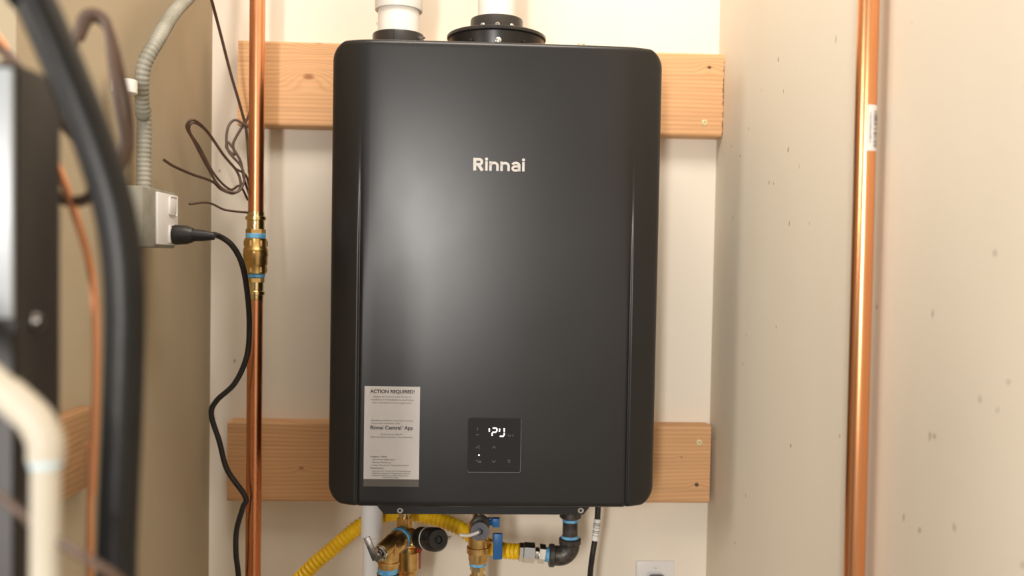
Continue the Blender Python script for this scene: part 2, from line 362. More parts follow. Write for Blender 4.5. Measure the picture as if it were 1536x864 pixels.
for z in zs:
    dz = max(0, RC-(hz1-z), RC-(z-hz0)); lim = hw-RC+math.sqrt(max(0, RC*RC-dz*dz))
    for x in xs:
        # keep crease straight: only compress the outer strip
        ax = abs(x)
        if ax > XCR-.01: a2 = (XCR-.01)+(ax-(XCR-.01))*(lim-(XCR-.01))/(hw-(XCR-.01))
        else: a2 = ax
        xx = math.copysign(a2, x)
        edge = min(hw-ax, hz1-z, z-hz0, lim-a2)
        rr = .007; e = max(0, rr-max(0, edge)); dy = rr-math.sqrt(max(0, rr*rr-e*e))
        V.append(Vector((hxc+xx, fy(xx, z)+dy, z)))
nzr = len(zs)
for j in range(nzr-1):
    for i in range(nx-1): F.append((j*nx+i, j*nx+i+1, (j+1)*nx+i+1, (j+1)*nx+i))
# boundary skirt back to the chassis
loop = [i for i in range(nx)]+[j*nx+nx-1 for j in range(1, nzr)]+[(nzr-1)*nx+i for i in range(nx-2, -1, -1)]+[j*nx for j in range(nzr-2, 0, -1)]
k0 = len(V)
for i in loop: v = V[i]; V.append(Vector((v.x, YF+.175, v.z)))
for i in range(len(loop)): F.append((loop[i], loop[(i+1) % len(loop)], k0+(i+1) % len(loop), k0+i))
cover = put('front_cover', (V, F), 'cover', heater, sharp=75)
put('chassis', span(hxc-hw+.006, hxc+hw-.006, YF+.170, YB-.001, hz0+.006, hz1-.006, .003), 'plate', heater)
# bottom plate with slanted ends
a = at(556, 764, YF+.035); b_ = at(894, 764, YF+.035); zt = hz0+.004; zb = at(740, 771.5, YF+.035).z; yb0, yb1 = YF+.035, YF+.168
pv = [(a.x, zt), (b_.x, zt), (b_.x-.019, zb), (a.x+.019, zb)]
V = [(x, yb0, z) for x, z in pv]+[(x, yb1, z) for x, z in pv]
put('bottom_plate', (V, [(0, 1, 2, 3), (7, 6, 5, 4), (0, 4, 5, 1), (1, 5, 6, 2), (2, 6, 7, 3), (3, 7, 4, 0)]), 'plate', heater, smooth=False)
for u in (600, 871): screw(heater, u, 765.5, YF+.035, 4.8, 'chrome')
# logo
fn = Vector((0, -1, 0)); slope = Vector((1, .0, 0))
def onface(u, v):
    p = at(u, v, YF)
    for _ in range(4): p = at(u, v, fy(p.x-hxc, p.z))
    return p
p0 = onface(709.8, 255.6); p1 = onface(787, 257.5); lk = (p1.x-p0.x)/823
def ribbon(pts, w_):
    pts = [Vector((x, y, 0)) for x, y in pts]; V = []; F = []
    for i, p in enumerate(pts):
        if i == 0: n = (pts[1]-p)
        elif i == len(pts)-1: n = (p-pts[-2])
        else: n = (pts[i+1]-p).normalized()+(p-pts[i-1]).normalized()
        n.normalize(); n = Vector((-n.y, n.x, 0)); m_ = 1
        if 0 < i < len(pts)-1: m_ = 1/max(.5, n.dot(Vector((-(pts[i+1]-p).normalized().y, (pts[i+1]-p).normalized().x, 0))))
        V += [p+n*w_/2*m_, p-n*w_/2*m_]
    for i in range(len(pts)-1): F.append((2*i+1, 2*i+3, 2*i+2, 2*i))
    return V, F
def arc(cx, cy, rx, ry, a0, a1, n=14): return [(cx+rx*math.cos(R(a0+(a1-a0)*i/n)), cy+ry*math.sin(R(a0+(a1-a0)*i/n))) for i in range(n+1)]
def disc(cx, cy, r_): return [Vector((cx+r_*math.cos(2*PI*i/20), cy+r_*math.sin(2*PI*i/20), 0)) for i in range(20)], [tuple(range(20))]
sw0 = 39
def let_n(x): return [ribbon([(x+22, 0), (x+22, 150)], sw0), ribbon([(x+22, 85)]+arc(x+78, 78, 56, 50, 165, 0)+[(x+134, 0)], sw0)]
def let_i(x): return [ribbon([(x+22, 0), (x+22, 150)], sw0), disc(x+22, 184, 25)]
LET = {'R': [ribbon([(24, 0), (24, 200)], 48), ribbon([(30, 178)]+arc(95, 138, 41, 40, 90, -90)+[(30, 98)], 43), ribbon([(80, 95), (146, 0)], 48)],
       'i': let_i(188)+let_i(779), 'n': let_n(253), 'N': let_n(430),
       'a': [ribbon([(735, 0), (735, 95)], sw0), ribbon([(735, 90)]+arc(679, 92, 56, 42, 10, 160), 38), ribbon([(735, 78), (680, 78)]+arc(668, 45, 40, 32, 95, 270)+arc(680, 48, 52, 36, 275, 350), 36)]}
lg = join(*[g_ for l_ in LET.values() for g_ in l_]); lg = ([v*lk for v in lg[0]], lg[1])
def onsurf(g, org, th=.0004):       # lay 2-D text on the crowned front: each vertex at its own depth
    V, F = thick(g, org, (1, 0, 0), (0, 0, 1), (0, -1, 0), th)
    for v in V: v.y = v.y-org.y+fy(v.x-hxc, v.z)-.0001
    return V, F
put('lettering', onsurf(lg, p0), 'logo', heater, smooth=False, label='light grey maker lettering')
# little scuffs
# sticker
sA = onface(547, 579); sB = onface(626, 730); sx0, sx1, sz1, sz0 = sA.x, onface(630, 600).x, sA.z, sB.z
def sheet(x0, x1, z0, z1, th, off=0., n=8):
    V = []; F = []
    for q in (off+th, off):
        for j in (0, 1):
            for i in range(n+1):
                x = x0+(x1-x0)*i/n; z = (z0, z1)[j]; V.append(Vector((x, fy(x-hxc, z)-q, z)))
    a = n+1
    for i in range(n):
        F.append((i, i+1, a+i+1, a+i)); F.append((2*a+i, 3*a+i, 3*a+i+1, 2*a+i+1))
        F.append((i, 2*a+i, 2*a+i+1, i+1)); F.append((a+i, a+i+1, 3*a+i+1, 3*a+i))
    F.append((0, a, 3*a, 2*a)); F.append((n, 2*a+n, 3*a+n, a+n)); return V, F
zfoot = sz0+(sz1-sz0)*.073
st = put('information_sticker', sheet(sx0, sx1, sz0, sz1, .0006, .0001), 'label', heater, smooth=False, label='pale grey printed notice stuck to the lower left of the cover')
put('footer_band', sheet(sx0, sx1, sz0, zfoot, .0003, .0008), 'label_dk', st, smooth=False)
sw = sx1-sx0; sh = sz1-sz0
def line(s, fx, fz, width, align='CENTER', bold=.0, hgt=None):
    g = text(s, 1, 'LEFT', bold); x0 = min(v.x for v in g[0]); x1 = max(v.x for v in g[0]); k = width*sw/(x1-x0); ky = hgt*sh/.7 if hgt else k
    ox = sx0+fx*sw-(width*sw/2 if align == 'CENTER' else 0); org = Vector((ox, YF, sz1-fz*sh))
    V, F = thick(([Vector(((v.x-x0)*k, v.y*ky, 0)) for v in g[0]], g[1]), org, (1, 0, 0), (0, 0, 1), (0, -1, 0), .0001)
    for v in V: v.y = v.y-YF+fy(v.x-hxc, v.z)-.0009
    return V, F
big = [line('ACTION REQUIRED!', .5, .066, .80, bold=.022, hgt=.033), join(line('Rinnai Central', .115, .428, .555, 'LEFT', .018, .036), line('\u2122', .68, .408, .035, 'LEFT', 0, .012), line('App', .725, .428, .155, 'LEFT', .018, .036))]
for g_ in big: put('heading_print', g_, 'ink', st, smooth=False)
sm = [('Register and schedule within 30 days of', .5, .108, .68), ('installation or immediately to avoid losing', .5, .138, .76), ('Scan code below to start registration', .5, .168, .70),
      ('\u2022Residential: Additional 1 year labor warranty', .5, .345, .76), ('Download our App for', .5, .482, .40), ('Easy and Quick Access to Key Features', .5, .510, .74), ('And Much More...', .5, .915, .30)]
tx = [line(a_, b0, c0, d0, hgt=.0135) for a_, b0, c0, d0 in sm]
lf = [('\u2022Commercial: Additional 1 year', .12, .373, .53), ('-Quick/Fast Registration', .15, .735, .41), ('-Remote Monitoring', .15, .763, .34), ('-Latest Manuals & Training Information', .15, .792, .66),
      ('-Easy Remote Access Control & Scheduling', .15, .850, .70), ('-Real-time Status & Maintenance Alerts', .15, .874, .68), ('-Instant Connect to a PRO Assistance', .15, .896, .66)]
tx += [line(a_, b0, c0, d0, 'LEFT', hgt=.013) for a_, b0, c0, d0 in lf]
tx += [line('Installers / PROs', .12, .708, .30, 'LEFT', .02, .014), line('Homeowners', .12, .822, .24, 'LEFT', .02, .014)]
put('small_print', join(*tx), 'ink_lt', st, smooth=False)['kind'] = 'stuff'
put('footer_print', join(line('Remove After Registration', .5, .967, .48, hgt=.018, bold=.02)), 'logo', st, smooth=False)
# control panel
cA = onface(702, 626.5); cB = onface(780.5, 708.5); cx0, cx1, cz1, cz0 = cA.x, cB.x, cA.z, cB.z
def rrect(x0, x1, z0, z1, r, y0, y1, n=5):
    pts = []
    for (cx, cz, a0) in ((x1-r, z1-r, 0), (x0+r, z1-r, PI/2), (x0+r, z0+r, PI), (x1-r, z0+r, 1.5*PI)):
        for i in range(n+1): th = a0+PI/2*i/n; pts.append((cx+r*math.cos(th), cz+r*math.sin(th)))
    k = len(pts); V = [(x, y0, z) for x, z in pts]+[(x, y1, z) for x, z in pts]
    return V, [tuple(range(k)), tuple(range(2*k-1, k-1, -1))]+[(i, (i+1) % k, k+(i+1) % k, k+i) for i in range(k)]
ycp = min(fy(cx0-hxc, cz0), fy(cx1-hxc, cz0), YF)
cp = put('control_panel', rrect(cx0, cx1, cz0, cz1, .003, ycp-.0006, ycp+.004), 'groove', heater, smooth=False, label='small square black control panel with lit digits')
g = .0016; 
put('glass_face', rrect(cx0+g, cx1-g*.6, cz0+g*.4, cz1-g, .002, ycp-.0016, ycp-.0004), 'screen', cp, smooth=False)
rim = tube([(cx0+.001, ycp-.0009, cz0+.003), (cx0+.0015, ycp-.0009, cz0), (cx1-.0015, ycp-.0009, cz0), (cx1, ycp-.0009, cz0+.0015), (cx1, ycp-.0009, cz1-.002)], .0006, 8)
put('rim', rim, 'grey', cp)
ypf = ycp-.0017
def pt(u, v): return at(u, v, ypf)
def seg(u0, v0, u1, v1, w_=1.75):
    p = pt(u0, v0); q = pt(u1, v1); return box((p+q)/2, ((q-p).length+px(w_*.5, YF), .0004, px(w_, YF)), .0001, Matrix.Rotation(-math.atan2(q.z-p.z, q.x-p.x), 3, 'Y'), 1)
def c2(x, y): return (680+x*120/943, 610+y*110/864)
segs = [((424, 260), (424, 292)), ((468, 252), (508, 254)), ((515, 262), (511, 290)), ((462, 304), (502, 300)), ((457, 312), (457, 340)), ((545, 262), (543, 292)), ((600, 258), (600, 292)), ((601, 310), (597, 340)), ((552, 350), (590, 349))]
put('lit_digits', join(*[seg(*c2(*a_), *c2(*b0)) for a_, b0 in segs]), 'led', cp, smooth=False, label='glowing white digit segments')
p = pt(*c2(302, 571)); put('indicator_light', lathe([(0, .0011), (.0005, .0008)], p, (0, -1, 0), 12), 'led', cp)
ic = [((460, 490), (480, 466)), ((480, 466), (500, 490)), ((456, 636), (477, 658)), ((477, 658), (498, 636)), ((265, 488), (290, 470)), ((300, 455), (304, 495)), ((265, 640), (285, 628)), ((285, 650), (330, 656)), ((310, 630), (322, 650)), ((642, 640), (656, 626)), ((656, 626), (672, 640)), ((650, 655), (668, 655)), ((270, 330), (300, 330)), ((284, 250), (288, 275)), ((645, 330), (655, 350)), ((670, 330), (670, 350)), ((690, 335), (705, 335)), ((700, 335), (700, 350))]
put('printed_icons', join(*[seg(*c2(*a_), *c2(*b0), .9) for a_, b0 in ic]), 'icon', cp, smooth=False)['kind'] = 'stuff'

# collars and pipes on top
YV = 1.385
def zof(u, v, Y): return at(u, v, Y).z
vx = at(745, 45, YV).x; zc = hz1-.006
zr_ = zof(745, 57, YV)+.000; R1 = px(73.5, YV)
fl = put('flue_flange', lathe([(zc, R1*.86), (zr_-.022, R1*.90), (zr_-.006, R1*.955), (zr_-.004, R1), (zr_, R1), (zr_+.001, R1*.985), (zr_+.002, R1*.6)], (vx, YV, 0), (0, 0, 1), 72), 'collar', heater)
z2 = zof(745, 31, YV); R2 = px(39, YV)
co = put('flue_collar', lathe([(zr_, R2*1.0), (z2-.003, R2), (z2, R2*.985), (z2, R2*.8)], (vx, YV, 0), (0, 0, 1), 56), 'collar', heater)
def rscrew(par, cx, R_, ang, z, r, m):
    d = Vector((math.sin(R(ang)), -math.cos(R(ang)), 0)); return put('screw', lathe([(-.001, r), (.0008, r), (.0018, r*.6), (.0018, r*.3), (.001, .0001)], Vector((cx, YV, z))+d*R_, d, 16), m, par)
for a_ in (-33, 0, 33): rscrew(co, vx, R2, a_, zof(745, 36.5, YV-R2)+.0, .0035, 'chrome')
rscrew(fl, vx+.001, R1*.93, 0, zof(745, 59, YV-R1), .0045, 'chrome')
for a_ in (-34, 34): rscrew(fl, vx, R1*.93, a_, zof(745, 62, YV-R1*.8)+.001, .0028, 'groove')
t = thing('flue_pipe', (vx, YV, z2), 'white plastic flue pipe rising from the wide black flange', 'pipe')
put('pipe', cyl((vx, YV, z2), (vx, YV, HC), px(28.5, YV), .0005, 48), 'pvc', t)
ix = at(598, 30, YV).x
zi = zof(598, 53, YV); ri = px(38, YV)
ic_ = put('intake_collar', lathe([(zc, ri), (zi-.002, ri), (zi, ri*.98), (zi, ri*.75)], (ix, YV, 0), (0, 0, 1), 56), 'collar', heater)
put('clamp_seam', span(ix-.004, ix-.003, YV-ri-.001, YV-ri+.003, zc, zi-.001, .0003), 'groove', ic_)
screw(heater, 632, 56.5, YF+.06, 6, 'steel', (0, -.3, 1)); screw(heater, 872, 66, YF+.03, 5.5, 'zinc', (0, -.3, 1))
t = thing('intake_pipe', (ix, YV, zi), 'white plastic intake pipe with a coupling, above the left of the heater', 'pipe')
put('pipe', cyl((ix, YV, zi), (ix, YV, HC), px(30.5, YV), .0005, 48), 'pvc', t)
zk = zof(598, 17, YV); put('coupling', lathe([(zk, px(32, YV)), (zk, px(34.5, YV)), (zk+.001, px(35, YV)), (zk+.09, px(35, YV)), (zk+.09, px(31, YV))], (ix, YV, 0), (0, 0, 1), 56), 'pvc', t)

# ------------------------------------------------------------------ left copper pipe with check valve
YP = 1.42
cx_ = at(383, 430, YP).x; rp = px(11.3, YP)
def Z(v, u=383, Y=YP): return at(u, v, Y).z
t = thing('copper_pipe', (cx_, YP, 0), 'copper water pipe left of the heater with a brass valve in it', 'pipe')
dx = .0
def pz(v): return Vector((cx_, YP, Z(v)))
put('upper_pipe', cyl(pz(330), (cx_-.001, YP, HC), rp, .0005, 40), 'copper_b', t)
put('lower_pipe', cyl((cx_, YP, 0), pz(436), rp, .0005, 40), 'copper_b', t)
def P_(*l): return [(Z(v), px(r, YP)) for v, r in l][::-1]
A0 = (cx_, YP, 0)
put('press_fitting', lathe(P_((318, 12.5), (324, 12.5), (325, 15), (330, 15), (331, 12.5), (334, 12.8), (345, 12.8)), A0, seg=40), 'brass_lt', t)
put('hex_nut', lathe(P_((343, 12.5), (344, 14.5), (351, 14.5), (352, 13)), A0, seg=6, rot=.3), 'brass', t, sharp=20)
put('thread_tape', lathe(P_((350, 13.5), (352, 14.5), (357, 14.4), (358, 13)), A0), 'tape', t)
vb = put('valve_body', lathe(P_((357, 14), (358, 16), (371, 16.2), (373, 17.5), (376, 18.2), (377, 17.6), (383, 18.3), (385, 17.4), (396, 17.6), (398, 16.4), (399, 15.8), (410, 15.5), (411, 13.5)), A0), 'brass', t)
put('hex_collar', lathe(P_((360, 15.5), (361, 17.2), (369, 17.2), (370, 15.5)), A0, seg=6, rot=.25), 'brass', vb, sharp=20)
put('hex_collar', lathe(P_((400, 15.5), (401, 16.8), (408, 16.8), (409, 15.5)), A0, seg=6, rot=.25), 'brass', vb, sharp=20)
put('thread_tape', lathe(P_((409, 13.5), (410, 14), (415, 14), (417, 12)), A0), 'tape', t)
put('hex_nut', lathe(P_((416, 11), (417, 13), (423, 13), (424, 12)), A0, seg=6, rot=.3), 'brass', t, sharp=20)
put('press_fitting', lathe(P_((423, 12), (436, 12), (437, 14), (442, 14), (443, 12), (449, 12), (450, 11.5)), A0), 'brass_lt', t)

# ------------------------------------------------------------------ right copper pipe on the right wall
YQ = .915; a = at(1303, 0, YQ); b_ = at(1281, 864, YQ); rq = px(15.8, YQ); d = (b_-a); cxq = (a.x+b_.x)/2
lean = (a.x-b_.x)/(a.z-b_.z)
def qx(z): return cxq+(z-(a.z+b_.z)/2)*lean
t = thing('copper_pipe', (qx(0), YQ, 0), 'bare copper pipe running up the right wall with a barcode sticker', 'pipe')
put('pipe', cyl((qx(0), YQ, 0), (qx(HC), YQ, HC), rq, .0005, 48), 'copper', t)
s1 = at(1308, 157, YQ-rq).z; s0 = at(1308, 226, YQ-rq).z
def patch(z0, z1, a0, a1, off, n=10):
    V = []; F = []
    for i in range(n+1):
        th = R(a0+(a1-a0)*i/n)
        for z in (z0, z1): V.append(Vector((qx(z)+math.sin(th)*(rq+off), YQ-math.cos(th)*(rq+off), z)))
    for i in range(n): F.append((2*i, 2*i+1, 2*i+3, 2*i+2))
    return V, F
st_ = put('barcode_sticker', patch(s0, s1, -14, 78, .0002), 'paper', t)
g = []; z = s1-.006
while z > s0+.004:
    h_ = random.choice((.0004, .0007, .0011)); g.append(patch(z-h_, z, 22, 74, .0005, 6)); z -= h_+random.choice((.0005, .0008, .0013))
z = s1-.008
while z > s0+.008:
    g.append(patch(z-.0012, z, -2, -2+random.uniform(4, 10), .0004, 2)); z -= .0021
put('barcode', join(*g), 'ink', st_, smooth=False)['kind'] = 'stuff'
mM = M['paper']
# ------------------------------------------------------------------ plumbing below the heater
YG = 1.38
def G(u, v, Y=YG): return at(u, v, Y)
def gp(n, Y=YG): return px(n, Y)
# gas line
t = thing('gas_line', G(845, 830), 'yellow corrugated gas hose joined to a black iron elbow under the heater', 'gas pipe')
YY = 1.425
hp = spline([Vector((at(425, 960, 1.46).x, 1.47, 0)), at(425, 1000, 1.46), at(432, 900, 1.45), at(460, 858, 1.44), at(505, 818, 1.44), at(548, 784, 1.44), at(592, 771, 1.45), at(640, 775, 1.45), at(686, 790, 1.44), at(722, 814, 1.43), at(752, 825, 1.40), G(782, 827.5)], 16)
hp = resample(hp, .0007); ry = gp(12.2)
put('corrugated_hose', tube(hp, ry, 22, lambda s: ry*(.92+.10*math.sin(2*PI*s/.0074))), 'yellow', t)
sl = spline([at(626, 771, 1.45), at(650, 776, 1.448), at(686, 789, 1.44)], 8)
nA, nB = G(778, 828), G(803, 829.5)
put('compression_nut', rod(nA, nB, [(0, gp(12.5)), (.05, gp(14)), (.25, gp(14)), (.3, gp(15.2)), (.94, gp(15.2)), (1, gp(12))], 6, .25), 'chrome', t, sharp=20)
put('adapter', join(cyl(G(802, 829.5), G(822, 832), gp(9.5)), rod(G(807, 830), G(818, 831.5), [(0, gp(12)), (.1, gp(14.5)), (.9, gp(14.5)), (1, gp(12))], 6, .25)), 'chrome', t, sharp=20)
put('thread_tape', cyl(G(818, 831.5), G(824.5, 832), gp(11)), 'tape', t)
ea = G(829, 833); top = G(854.5, 811)
cxx = G(854.5, 833); rad = gp(13.5)
ex = Vector((1, 0, 0)); ez = Vector((0, 0, 1)); c0 = Vector((G(838.5, 833).x, YG, G(854.5, 817).z)); rb = cxx.x-c0.x
path = [G(826, 833.3), G(831, 833.3)]+[c0+ex*rb*math.sin(th)-ez*(c0.z-G(838, 833.5).z)*math.cos(th) for th in [PI/2*i/14 for i in range(15)]]+[Vector((cxx.x, YG, G(854.5, 812).z))]
put('elbow', tube(path, gp(15), 30), 'iron', t)
put('elbow_band', rod(G(823, 833), G(832, 833.3), [(0, gp(15)), (.12, gp(17.3)), (.85, gp(17.3)), (1, gp(15.5))]), 'iron', t)
def vz(u, v): return Vector((cxx.x+ (0), YG, G(u, v).z))
put('elbow_band', rod(vz(854, 817), vz(854, 806.5), [(0, gp(14.5)), (.2, gp(16.8)), (.85, gp(16.8)), (1, gp(14))]), 'iron', t)
put('thread_tape', rod(vz(854, 808), vz(854, 803), [(0, gp(13.8)), (.5, gp(13.6)), (1, gp(12))]), 'tape', t)
put('nipple', cyl(vz(854, 806), vz(854, 772), gp(11.6)), 'iron', t)
put('thread_tape', cyl(vz(854, 782.5), vz(854, 776.5), gp(12.4)), 'tape', t)
put('gas_inlet', rod(vz(854, 778), Vector((cxx.x, YG, zb)), [(0, gp(13)), (.1, gp(16.5)), (1, gp(16.5))]), 'iron', t)
# white condensate pipe
px_ = at(557.5, 800, 1.41).x
t = thing('drain_pipe', (px_, 1.41, 0), 'slim white plastic pipe dropping from the heater behind the brass elbow', 'pipe')
put('pipe', cyl((px_, 1.41, 0), (px_, 1.41, hz0+.001), px(13, 1.41)), 'pvc_w', t)
put('coupling', lathe([(at(557, 806, 1.41).z, px(13, 1.41)), (at(557, 803, 1.41).z, px(16.3, 1.41)), (hz0+.001, px(16.3, 1.41))], (px_, 1.41, 0)), 'pvc_w', t)

# hot water service valve (left)
def q4(x, y): return (530+x/7.576, 750+y/7.576)
def H(x, y, Y=1.37): return at(*q4(x, y), Y)
t = thing('service_valve', H(600, 450), 'brass service valve with a steel lever, black cap and red handle', 'valve', None)
put('union_nut', rod(H(578, 200), Vector((H(578, 120).x, 1.37, zb)), [(0, gp(8)), (.1, gp(8.8)), (.4, gp(8.8)), (.45, gp(9.8)), (1, gp(9.8))], 32), 'brass_lt', t)
put('inlet_block', join(slab(H(580, 275), (-.5, -1, 0), (0, 0, 1), gp(17), gp(21), gp(17), .0012)), 'brass', t)
put('tee_body', join(cyl(H(588, 470), H(606, 330), gp(13)), cyl(H(560, 470), H(770, 425, 1.355), gp(12.2)), lathe([(-gp(13), .001), (-gp(9), gp(9)), (0, gp(13.5)), (gp(9), gp(9)), (gp(13), .001)], H(590, 465), (0, 0, 1), 32)), 'brass', t)
put('relief_flange', rod(H(655, 450), H(745, 430, 1.357), [(0, gp(12.5)), (.15, gp(13.4)), (.5, gp(13.4)), (.55, gp(12.4)), (.85, gp(12.4)), (.9, gp(13.6)), (1, gp(13.2))]), 'brass', t)
put('black_sleeve', rod(H(755, 430, 1.355), H(880, 440, 1.335), [(0, gp(14)), (.1, gp(16.2)), (.9, gp(16.2)), (1, gp(13))]), 'black', t)
put('grey_ring', rod(H(838, 440, 1.342), H(862, 440, 1.338), [(0, gp(15.5)), (.5, gp(17)), (1, gp(16))]), 'pvc', t)
kp = H(868, 443, 1.338); kq = H(965, 452, 1.300)
kn = put('adjuster_cap', rod(kp, kq, [(0, gp(15)), (.06, gp(16.8)), (.85, gp(16.4)), (1, gp(13.6)), (1.0, gp(6)), (.93, gp(5)), (.93, gp(3.4)), (1.03, gp(3)), (1.03, .0001)]), 'black', t)
g = []
kd = (kq-kp).normalized(); ka, kb, _ = frame(kd)
for i in range(28):
    th = 2*PI*i/28; c = (kp+kq)/2+(ka*math.cos(th)+kb*math.sin(th))*gp(16.5); g.append(slab(c, (ka*math.cos(th)+kb*math.sin(th)), kd, .0011, (kq-kp).length*.7, .0012, .0002))
put('ribs', join(*g), 'black', kn)['kind'] = 'stuff'
put('test_spout', rod(H(1000, 435, 1.33), H(1110, 425, 1.34), [(0, gp(3)), (1, gp(2.3))], 16), 'clear', t)
put('thread_tape', rod(H(552, 425, 1.362), H(515, 455, 1.352), [(0, gp(15.5)), (.3, gp(17)), (.8, gp(17)), (1, gp(15))]), 'tape', t)
put('elbow_body', join(rod(H(530, 445, 1.356), H(385, 560, 1.320), [(0, gp(14)), (.1, gp(16.2)), (.9, gp(15.5)), (1, gp(13))]), rod(H(420, 480, 1.33), H(395, 770, 1.33), [(0, gp(9)), (.1, gp(14.5)), (.7, gp(14.5)), (.72, gp(16.3)), (.82, gp(16.3)), (.84, gp(15.2)), (1, gp(14.5))]), rod(H(430, 480, 1.33), H(310, 590, 1.305), [(0, gp(13)), (.5, gp(12.5)), (1, gp(11))])), 'brass', t)
c1 = H(302, 603, 1.304); cdv = Vector((-.42, -1, -.05))
ca = put('pivot_cap', lathe([(-.004, gp(10.5)), (0, gp(11.6)), (.003, gp(11.4)), (.004, gp(9)), (.0028, gp(8)), (.0028, gp(5)), (.0042, gp(4.4)), (.0042, .0001)], c1, cdv, 32), 'chrome', t)
l0 = H(150, 425, 1.295); l1 = H(255, 680, 1.293)
lv = put('lever', join(slab((l0+l1)/2, (.0, -1, .1), (l1-l0), gp(9.5), (l1-l0).length, .0022, .0006), slab(l1+(c1-l1)*.5+Vector((0, -.004, 0)), (0, -1, 0), (c1-l1), gp(8), gp(12), .003, .0008)), 'steel', t, label='flat dull steel lever')
for f_ in (.12, .28): c = l0.lerp(l1, f_); put('hole', lathe([(-.0013, gp(1.1)), (.0013, gp(1.1))], c+Vector((.001, 0, 0)), (0, -1, .1), 14), 'paper', lv)
put('thread_tape', cyl(H(395, 765, 1.33), H(394, 830, 1.33), gp(15)), 'tape', t)
put('hex_nut', rod(H(394, 828, 1.33), H(394, 990, 1.33), [(0, gp(15)), (.05, gp(17.5)), (.8, gp(17.5)), (1, gp(15))], 6, .3), 'steel', t, sharp=20)
put('lower_pipe', cyl(H(394, 980, 1.33), (H(394, 980, 1.33).x, 1.33, 0), rp), 'copper_b', t)
put('drain_body', rod(H(640, 540), H(638, 990), [(0, gp(9)), (.08, gp(12)), (.11, gp(13.4)), (.55, gp(13.4)), (.58, gp(12)), (.6, gp(10.5)), (1, gp(10.5))], 36), 'brass', t)
put('side_port', slab(H(545, 700, 1.375), (-.3, -1, 0), (0, 0, 1), gp(9), gp(40), gp(14), .001), 'brass', t)
put('red_handle', join(slab(H(735, 660, 1.375), (1, -.35, 0), (0, 0, 1), gp(13), gp(34), gp(5), .0012), slab(H(745, 545, 1.372), (.6, -1, .1), (.4, 0, .8), gp(9), gp(14), gp(7), .001)), 'red', t)
put('handle_screw', lathe([(0, gp(3)), (.002, gp(2.6)), (.003, gp(1))], H(668, 510, 1.348), (0, -1, 0), 16), 'brass_lt', t)

# cold water service valve (middle)
def q5(x, y): return (670+x/6.144, 750+y/6.144)
def K(x, y, Y=1.37): return at(*q5(x, y), Y)
t = thing('service_valve', K(290, 400), 'brass service valve with blue handles and a grey cap, in the middle below the heater', 'valve', None)
kx = K(290, 420).x
def kz(y, Y=1.37): return Vector((kx, Y, K(290, y, Y).z))
put('union_nut', rod(kz(200), Vector((kx, 1.37, zb)), [(0, gp(8)), (.3, gp(9.5)), (1, gp(9.5))], 32), 'brass_lt', t)
put('valve_body', rod(kz(170), kz(575), [(0, gp(9)), (.1, gp(14)), (.45, gp(15)), (.63, gp(15)), (.64, gp(17)), (.77, gp(17)), (.785, gp(14)), (1, gp(13))], 40), 'brass', t)
put('hex_collar', rod(kz(480), kz(572), [(0, gp(13.5)), (.1, gp(15.5)), (.9, gp(14.6)), (1, gp(12.5))], 6, .25), 'brass', t, sharp=20)
put('side_boss', cyl(K(305, 290), K(305, 290, 1.33), gp(11)), 'brass', t)
gc = K(305, 290, 1.315)
put('grey_cap', lathe([(-.016, gp(12)), (-.008, gp(13.5)), (0, gp(13.8)), (.0015, gp(13.2)), (.0015, gp(5)), (0, gp(4.6)), (0, .0001)], gc, (.05, -1, 0), 40), 'grey', t)
put('cap_stem', rod(K(305, 290, 1.315), K(298, 292, 1.308), [(0, gp(4)), (1, gp(3.4))], 20), 'black', t)
put('cap_spout', tube(spline([K(300, 292, 1.309), K(255, 312, 1.309), K(190, 328, 1.311), K(120, 322, 1.313)], 6), gp(2.5), 12), 'clear', t)
put('knuckle', lathe([(-.012, gp(9)), (0, gp(13.5)), (.010, gp(13)), (.012, gp(9))], K(308, 215, 1.352), (.15, -1, .2), 28), 'iron', t)
put('handle_stem', cyl(K(350, 385, 1.36), K(440, 385, 1.35), gp(2.4)), 'brass_lt', t)
put('blue_handle', join(slab(K(470, 425, 1.35), (0, -1, 0), (0, 0, 1), gp(14), gp(39), gp(8), .0022), slab(K(455, 345, 1.355), (0, -1, 0), (0, 0, 1), gp(10), gp(10), gp(12), .001)), 'blue', t, label='blue plastic lever handle')
put('small_blue_handle', join(slab(K(455, 205, 1.35), (0, -1, 0), (0, 0, 1), gp(11), gp(13), gp(10), .001), cyl(K(380, 205, 1.355), K(440, 205, 1.35), gp(4.5)), slab(K(400, 185, 1.356), (0, -1, 0), (0, 0, 1), gp(9), gp(7), gp(8), .0008)), 'blue', t, label='small blue drain handle')
put('thread_tape', cyl(kz(568), kz(602), gp(13)), 'tape', t)
put('hex_nut', rod(kz(598), kz(650), [(0, gp(10)), (.1, gp(12.3)), (.9, gp(12.3)), (1, gp(10))], 6, .28), 'brass_lt', t, sharp=20)
put('press_fitting', rod(kz(648), kz(900), [(0, gp(9.5)), (.15, gp(9.8)), (.18, gp(12)), (.3, gp(12)), (.33, gp(9.8)), (1, gp(9.8))], 36), 'brass_lt', t)
put('lower_pipe', cyl(kz(890), (kx, 1.37, 0), gp(9)), 'copper_b', t)

